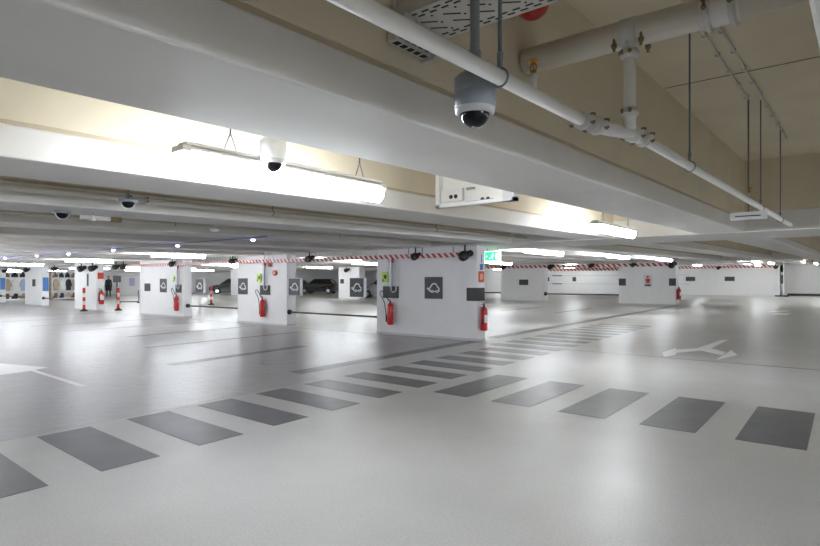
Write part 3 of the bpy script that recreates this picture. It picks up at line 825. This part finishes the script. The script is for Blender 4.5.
# ------------------------------------------------------------------ striped height bars and their black fittings
def bar(x, y0, y1, z, label, h=.105, group='red and white striped bars'):
    t = thing('height_bar', label, 'striped bar', (x, y0, z), 0, group)
    b = MB(); b.box(-.02, .02, 0, y1 - y0, -h / 2, h / 2, bev=.004); obj('bar', b, 'tape' if x < 20 else 'tapefar', t)
    n = max(2, int((y1 - y0) / 2)); 
    for k in range(n):
        yy = .2 + (y1 - y0 - .4) * k / (n - 1)
        b = MB(); b.box(-.008, .008, yy - .012, yy + .012, h / 2, h / 2 + (.15 if x < 20 else .06)); obj('clip', b, 'clampm', t)


names = ['the right part of the big pillar', 'the left part of the big pillar', 'the gap right of the second pillar', 'the second pillar', 'the gap left of the second pillar', 'the third pillar']
ys = [7.42, 8.80, 12.80, 14.8, 16.75, 20.8, 25.3]
for i in range(6): bar(10.98, ys[i] + .02, ys[i + 1] - .02, 2.02 + .006 * i, f'red and white striped bar above {names[i]}')
for x, y0, y1, z, l in ((34.9, 8.7, 13.6, 2.37, 'far striped bar above the far pillar with the figure sign'), (34.9, 13.7, 16.3, 2.37, 'far striped bar between the two far pillars, right part'), (34.9, 16.4, 23.2, 2.38, 'far striped bar beside the exit sign'),
                        (34.9, 23.4, 24.6, 2.38, 'far striped bar peeping out right of the big pillar'),
                        (61.7, 6.7, 15.2, 2.78, 'striped bar running along the top of the right end wall'), (49.0, 15.5, 23.4, 2.45, 'most distant pale striped bar between the two far pillars')):
    bar(x, y0, y1, z, l, .19 if x < 40 else .27)


def blob(label, loc, s=1.0, top=2.24):
    t = thing('speaker_pod', label, 'speaker', loc, .5, 'round black pods on the striped bars')
    b = MB(); b.lathe([(0, -.07), (.055, -.095), (.085, -.06), (.10, 0), (.105, .05), (.10, .10), (.09, .11), (.085, .10), (.0, .09)], axis=(-.85, .45, -.28), n=20); obj('pod', b, 'black', t)
    b = MB(); b.ball((.02, -.10, .04), .075, (1, 1, .9)); obj('rear_pod', b, 'black', t)
    b = MB(); b.cyl((0, 0, .05), (0, 0, max(.07, (top - loc[2]) / s)), .018, n=8); obj('bracket', b, 'rubber', t)
    t.scale = (s, s, s)
    return t


for y, z, s, l in ((7.28, 2.0, 1.15, 'largest round black pod hanging at the top right corner of the big pillar'), (8.76, 2.02, .9, 'round black pod on the striped bar over the middle of the big pillar'),
                   (12.78, 2.06, .95, 'round black pod on the striped bar over the gap beside the second pillar'), (16.73, 2.07, .9, 'round black pod at the left top corner of the second pillar'),
                   (20.79, 2.06, 1.0, 'round black pod at the right top corner of the third pillar'), (25.0, 2.03, 1.1, 'black pod at the left end of the striped bar, right of its twin'), (25.7, 2.02, 1.1, 'black pod at the left end of the striped bar, left of its twin'),
                   (28.2, 2.0, 1.4, 'big black pod above the pillar behind the leftmost bollard, right one'), (29.5, 2.0, 1.4, 'big black pod above the pillar behind the leftmost bollard, left one'),
                   (33.03, 2.03, 1.1, 'black pod above the wider view of clothes shelves'), (37.3, 2.03, 1.1, 'black pod above the pillar between the clothes shelves'), (41.3, 2.03, 1.1, 'black pod above the leftmost clothes shelves')):
    blob(l, (10.93, y, z), s)
for x, y, z, s, l in ((34.75, 8.8, 2.335, 1.7, 'black pod at the right top corner of the far pillar with the figure sign'), (34.75, 13.6, 2.38, 1.3, 'black pod on the far striped bar between the lamps'),
                      (34.75, 16.35, 2.34, 1.6, 'black pod on the far striped bar right of the one-plaque pillar'), (34.75, 11.0, 2.37, 1.2, 'black pod on the far striped bar over the figure sign pillar, left part'), (34.75, 19.9, 2.35, 1.3, 'black pod on the far bar right of the exit sign'),
                      (61.4, 11.3, 2.68, 1.5, 'black pod in the middle of the striped bar on the right end wall'), (61.4, 6.6, 2.68, 1.5, 'black pod at the right end of the striped bar on the end wall'),
                      (30.8, 31.6, 2.25, 1.5, 'black pod above the far pillar behind the hanging car sign')):
    blob(l, (x, y, z), s, 2.53 if x > 34 and x < 40 else (2.49 if x < 34 else 2.86))


# ------------------------------------------------------------------ low rails, bollards, frame
def low_rail(x, y0, y1, z, label, r=.028, s=1.0):
    t = thing('guard_rail', label, 'rail', (x, y0, z), 0, 'low dark rails between pillars')
    b = MB(); b.cyl((0, 0, 0), (0, y1 - y0, 0), r * s, n=12); obj('bar', b, 'rail', t)
    b = MB(); b.cyl((0, y1 - y0 - .07 * s, 0), (0, y1 - y0, 0), .075 * s, n=16); obj('end_buffer', b, 'rubber', t)
    b = MB(); b.cyl((0, 0, 0), (0, .04, 0), .05 * s, n=16); obj('end_buffer', b, 'rubber', t)


low_rail(11.17, 10.23, 14.03, .43, 'low dark rail between the second pillar and the big pillar')
low_rail(11.27, 16.69, 20.28, .45, 'low dark rail between the third and the second pillar')
low_rail(11.17, 38.15, 43.0, .45, 'low dark rail before the leftmost clothes shelves')
low_rail(11.17, 30.9, 35.4, .45, 'low dark rail before the wider view of clothes shelves')
low_rail(35.2, 11.92, 16.97, .53, 'low dark rail between the two far pillars', s=1.6)
low_rail(35.2, 20.24, 24.5, .56, 'low dark rail right of the big pillar in the distance', s=1.6)


def bollard(label, loc):
    t = thing('bollard', label, 'bollard', loc, 0, 'red and white bollards')
    b = MB(); b.lathe([(0, 0), (.17, 0), (.17, .03), (.07, .09), (.06, .12), (0, .12)]); obj('base', b, 'rubber', t)
    b = MB(); b.lathe([(0, .11), (.055, .11), (.055, 1.07), (.045, 1.10), (0, 1.10)]); obj('tube', b, 'signw', t)
    for z0, z1 in ((.12, .30), (.47, .65), (.84, 1.08)):
        b = MB(); b.lathe([(.057, z0), (.060, z0), (.060, z1), (.057, z1)]); obj('red_band', b, 'bandred', t)
    return t


def F2(u, v): x, y = G(u, v); return (x, y, 0)


b0 = bollard('leftmost red and white bollard, in front of a white pillar', F2(84, 311.3))
dup(b0, F2(118.3, 310.4), label='red and white bollard beside the dark metal frame')
dup(b0, F2(211.3, 304.8), label='red and white bollard behind the low rail, near the black car')
x, y, _ = F2(129, 303)
t = thing('barrier_frame', 'dark metal hoop barrier on the floor left of the third pillar', 'barrier', (x, y, 0), .9 - PI / 2 + .0)
b = MB(); b.tube([(-.56, 0, .80), (-.56, 0, .08), (.56, 0, .08), (.56, 0, .80)], .035, 8); obj('hoop', b, 'rail', t)
b = MB(); b.box(-.64, -.5, -.12, .12, 0, .05); b.box(.5, .64, -.12, .12, 0, .05); obj('foot_plate', b, 'rail', t)

# white notice board and booth behind the frame
x, y, _ = F2(131, 295)
t = thing('display_booth', 'white booth with a pale blue panel behind the dark hoop barrier', 'booth', (x, y, 0), -.75)
b = MB(); b.box(-1.2, 1.2, 0, .3, 0, 2.1, bev=.02); obj('body', b, 'white', t)
b = MB(); b.box(-.15, .35, -.02, 0, .9, 1.7); obj('panel', b, 'clothlilac', t)
b = MB(); b.box(-1.2, 1.2, -.02, 0, 1.9, 1.95); obj('top_rail', b, 'alu', t)
t = thing('pay_terminal', 'small dark terminal box above the second bollard', 'terminal', (F2(117, 300)[0], F2(117, 300)[1], 0), -.7)
b = MB(); b.cyl((0, 0, 0), (0, 0, 1.3), .05, n=10); obj('post', b, 'rail', t)
b = MB(); b.box(-.25, .25, -.12, .12, 1.3, 1.8, bev=.03); obj('head', b, 'sign', t)

# posters on far left pillars
for y0, l in ((35.4, 'blue poster on the side of the pillar between the clothes shelves'), (43.0, 'blue poster on the pillar at the extreme left edge')):
    b = MB((11.27, y0, 1.0)); b.box(11.14, 11.42, y0 - .02, y0 - .004, .85, 1.60)
    tag(obj('poster', b, 'blue'), l, 'poster', 'blue posters')


# ------------------------------------------------------------------ clothes shelves far left
def garment(kind, w, h, m, label, loc, group='clothes on the far left shelves'):
    b = MB(loc); x, y, z = loc
    if kind == 'coat':
        pr = [(-.5, .0), (-.46, .60), (-.62, .35), (-.72, .40), (-.50, .88), (-.16, 1.0), (.16, 1.0), (.50, .88), (.72, .40), (.62, .35), (.46, .60), (.5, .0)]
    elif kind == 'bag':
        pr = [(-.5, 0), (-.46, .62), (-.2, .66), (-.18, .92), (-.08, 1.0), (.08, 1.0), (.18, .92), (.2, .66), (.46, .62), (.5, 0)]
    else:
        pr = [(-.5, 0), (-.5, .25), (-.15, .45), (-.1, .9), (.15, 1.0), (.5, .9), (.5, .1), (.35, 0)]
    b.prism([(x + p * w, y, z + q * h) for p, q in pr], (0, .12, 0))
    return tag(obj(kind if kind != 'shoe' else 'boot', b, m), label, {'coat': 'coat', 'bag': 'bag', 'shoe': 'boot'}[kind], group)


def rack(x0, x1, y, label):
    t = thing('clothes_rack', label, 'shelf', (x0, y, 0), 0, 'clothes racks')
    W = x1 - x0
    for px in (0, W - .06):
        b = MB(); b.box(px, px + .06, -.25, .25, 0, 2.1); obj('upright', b, 'wood', t)
    for z in (.12, .62, 1.62, 2.06):
        b = MB(); b.box(.0, W, -.25, .25, z, z + .04); obj('shelf', b, 'signw', t)
    return t


RY = 46.0
rack(11.9, 14.05, RY, 'wooden clothes rack seen between the two leftmost pillars')
rack(14.9, 17.6, RY, 'wooden clothes rack seen left of the leftmost bollard')
pal = {'black': 'clothblack', 'tan': 'clothtan', 'blue': 'clothblue', 'white': 'clothwhite', 'lilac': 'clothlilac', 'brown': 'clothbrown'}
for rk, (x0, n, mids) in enumerate(((12.0, 4, ['tan', 'white', 'blue', 'black']), (15.05, 6, ['tan', 'white', 'black', 'tan', 'white', 'lilac']))):
    where = 'leftmost rack' if rk == 0 else 'rack nearest the bollard'
    st = (2.0 if rk == 0 else 2.45) / n
    for i in range(n):
        cx = x0 + st * (i + .5)
        garment('coat', st * .72, .82, pal[mids[i]], f'{mids[i]} garment hanging on the {where}, {ordn(i)} from the left', (cx, RY - .32, .72))
        garment('bag', st * .78, .36, 'clothblack' if i % 3 else 'clothbrown', f'dark bag on the top shelf of the {where}, {ordn(i)} from the left', (cx, RY - .12, 1.66))
        garment('shoe', st * .7, .38, ['clothbrown', 'clothblack', 'clothtan'][i % 3], f'{["brown", "black", "tan"][i % 3]} boot on the bottom shelf of the {where}, {ordn(i)} from the left', (cx, RY - .12, .16))


# ------------------------------------------------------------------ cars
def car(label, loc, rz, paint):
    t = thing('car', label, 'car', loc, rz, 'parked cars')
    L = 4.4; W = .88
    low = [(-2.2, .35), (-2.2, .80), (-2.05, .92), (-1.1, 1.02), (-.55, 1.10), (1.6, 1.12), (2.1, 1.02), (2.2, .80), (2.2, .35), (1.85, .28)]
    def arch(cx): return [(cx + .38 * math.cos(a), .33 + .38 * math.sin(a)) for a in [PI * k / 8 for k in range(9)]]
    pts = low[:-1] + [(1.95, .25)] + arch(1.38) + [(.9, .22), (-.9, .22)] + arch(-1.35) + [(-1.9, .25)]
    b = MB(); b.prism([(x, -W, z) for x, z in pts], (0, 2 * W, 0))
    for v in b.b.verts:
        if v.co.z > .7: v.co.y *= .95
    for v in b.b.verts:
        if abs(v.co.x) > 1.95: v.co.y *= .9
    obj('body', b, paint, t)
    cab = [(-1.15, 1.02), (-.35, 1.56), (-.1, 1.62), (1.1, 1.60), (1.55, 1.50), (1.95, 1.10)]
    b = MB(); b.prism([(x, -.80, z) for x, z in cab], (0, 1.6, 0))
    for v in b.b.verts:
        if v.co.z > 1.3: v.co.y *= .82
    obj('cabin_glass', b, 'glass', t)
    b = MB(); b.prism([(x, -.655, z + .012) for x, z in cab[1:5]], (0, 1.31, 0)); b.box(-.4, 1.4, -.64, .64, 1.60, 1.635, bev=.01)
    for yy in (-.71, .71):
        b.prism([(-1.12, yy * 1.12, 1.04), (-1.04, yy * 1.12, 1.04), (-.30, yy * .94, 1.57), (-.38, yy * .94, 1.57)], (0, .02, 0)); b.prism([(.45, yy * 1.12, 1.06), (.53, yy * 1.12, 1.06), (.53, yy * .94, 1.6), (.45, yy * .94, 1.6)], (0, .02, 0))
    obj('roof', b, paint, t)
    for cx in (-1.35, 1.38):
        for sy in (-1, 1):
            b = MB(); b.cyl((cx, sy * .66, .33), (cx, sy * .87, .33), .33, n=24); w = obj('wheel', b, 'rubber', t)
            b = MB(); b.cyl((cx, sy * .84, .33), (cx, sy * .885, .33), .2, n=16); obj('rim', b, 'chrome', w)
    for sy in (-1, 1):
        b = MB(); b.box(-2.22, -2.02, sy * .62 - .14, sy * .62 + .14, .70, .84, bev=.02); obj('headlight', b, 'headl', t)
        b = MB(); b.box(2.05, 2.21, sy * .62 - .12, sy * .62 + .12, .78, .94, bev=.02); obj('tail_light', b, 'siren', t)
        b = MB(); b.box(-.75, -.6, sy * .92 - .1, sy * .92 + .1, 1.02, 1.14, bev=.02); obj('side_mirror', b, paint, t)
    b = MB(); b.box(-2.225, -2.19, -.5, .5, .42, .66, bev=.01); obj('grille', b, 'black', t)
    b = MB(); b.box(-2.24, -2.225, -.26, .26, .40, .51); obj('number_plate', b, 'signw', t)
    return t


def DD(u, d):
    s = (u - 410) / 560
    return ((math.cos(cam_a) + s * math.sin(cam_a)) * d, (math.sin(cam_a) - s * math.cos(cam_a)) * d, 0)


perp = cam_a - PI / 2
c0 = car('black car parked far behind the third bollard', DD(231, 60), perp + .25, 'carblack')
dup(c0, DD(319, 62), perp - .2, label='black car parked far behind the gap left of the big pillar')
dup(c0, DD(300, 66), perp + PI, label='second black car, farther and mostly hidden by the second pillar')
c1 = car('silver car mostly hidden behind the big pillar at its left edge', DD(384, 47), perp - .1, 'carsilver')

# ------------------------------------------------------------------ person in black
t = thing('person', 'person in a long black coat walking behind the leftmost bollards', 'person', DD(108.5, 48), perp + .3)
t.scale = (1, 1, 1.04)
me = bpy.data.meshes.new('body')
V = [(0, 0, .95), (0, 0, 1.15), (0, 0, 1.38), (0, 0, 1.47), (0, -.01, 1.54), (0, -.01, 1.64),
     (-.18, 0, 1.40), (-.24, .02, 1.13), (-.22, -.08, .90), (-.22, -.10, .80),
     (.18, 0, 1.40), (.24, -.02, 1.13), (.22, .08, .90), (.22, .09, .80),
     (-.09, 0, .88), (-.10, -.10, .50), (-.10, -.06, .09), (-.10, -.20, .04),
     (.09, 0, .88), (.10, .10, .50), (.10, .22, .12), (.10, .10, .04)]
Eg = [(0, 1), (1, 2), (2, 3), (3, 4), (4, 5), (2, 6), (6, 7), (7, 8), (8, 9), (2, 10), (10, 11), (11, 12), (12, 13), (0, 14), (14, 15), (15, 16), (16, 17), (0, 18), (18, 19), (19, 20), (20, 21)]
Rr = [.15, .14, .15, .06, .085, .095, .07, .05, .04, .035, .07, .05, .04, .035, .10, .07, .05, .045, .10, .07, .05, .045]
me.from_pydata(V, Eg, [])
po = bpy.data.objects.new('body', me); C.objects.link(po); po.parent = t
md = po.modifiers.new('skin', 'SKIN'); po.modifiers.new('sub', 'SUBSURF').levels = 1
me.materials.append(M['coat'])
for i, r in enumerate(Rr): me.skin_vertices[0].data[i].radius = (r, r * (.75 if i < 3 else 1))
me.skin_vertices[0].data[0].use_root = True
b = MB(); b.ball((0, -.015, 1.62), .105, (.88, 1, 1.18)); b.ball((0, -.125, 1.61), .018); obj('face', b, 'skin', t)
b = MB(); b.ball((0, .02, 1.655), .115, (.95, 1, 1.12)); b.ball((0, .08, 1.52), .07, (1, .6, 1.3)); obj('hair', b, 'hair', t)
b = MB(); b.lathe([(0, 1.42), (.12, 1.43), (.20, 1.36), (.17, 1.15), (.20, .9), (.25, .55), (.24, .55), (0, .7)], n=20); obj('coat', b, 'coat', t)
for sx, yy in ((-.22, -.11), (.22, .10)):
    b = MB(); b.ball((sx, yy, .76), .04, (.7, 1, 1.2))
    for k in range(4): b.tube([(sx, yy - .03 + .02 * k, .74), (sx, yy - .03 + .02 * k, .69), (sx, yy - .035 + .02 * k, .655 + .004 * abs(k - 1.5))], .008, 6)
    b.tube([(sx, yy - .035, .77), (sx, yy - .06, .73), (sx, yy - .062, .70)], .009, 6)
    obj('hand', b, 'skin', t)

# pole at the end wall
t = thing('wall_post', 'slim post with a dark sleeve at the corner of the right end wall', 'post', (60.5, 6.02, 0))
b = MB(); b.cyl((0, 0, 0), (0, 0, 2.2), .06, n=10); obj('pole', b, 'alu', t)
b = MB(); b.cyl((0, 0, 1.15), (0, 0, 1.95), .10, n=10); obj('sleeve', b, 'plaque', t)
b = MB(); b.box(-.4, .4, -.5, .5, 0, .10); obj('base', b, 'rubber', t)

# ------------------------------------------------------------------ camera, world, colour
w = bpy.data.worlds.new('world'); S.world = w; w.use_nodes = True
w.node_tree.nodes['Background'].inputs[0].default_value = (.8, .85, .9, 1); w.node_tree.nodes['Background'].inputs[1].default_value = .05
cd = bpy.data.cameras.new('camera'); co = bpy.data.objects.new('camera', cd); C.objects.link(co)
co.location = (0, 0, 1.4); co.rotation_euler = (PI / 2, 0, cam_a - PI / 2)
cd.sensor_width = 36; cd.lens = 36 * 560 / 820; cd.shift_y = 8 / 820; cd.clip_start = .02; cd.clip_end = 300
S.camera = co
S.view_settings.view_transform = 'Standard'; S.view_settings.look = 'None'; S.view_settings.gamma = 1
S.view_settings.exposure = 0.95
S.view_settings.use_curve_mapping = False
try: S.cycles.max_bounces = 10; S.cycles.diffuse_bounces = 8
except Exception: pass
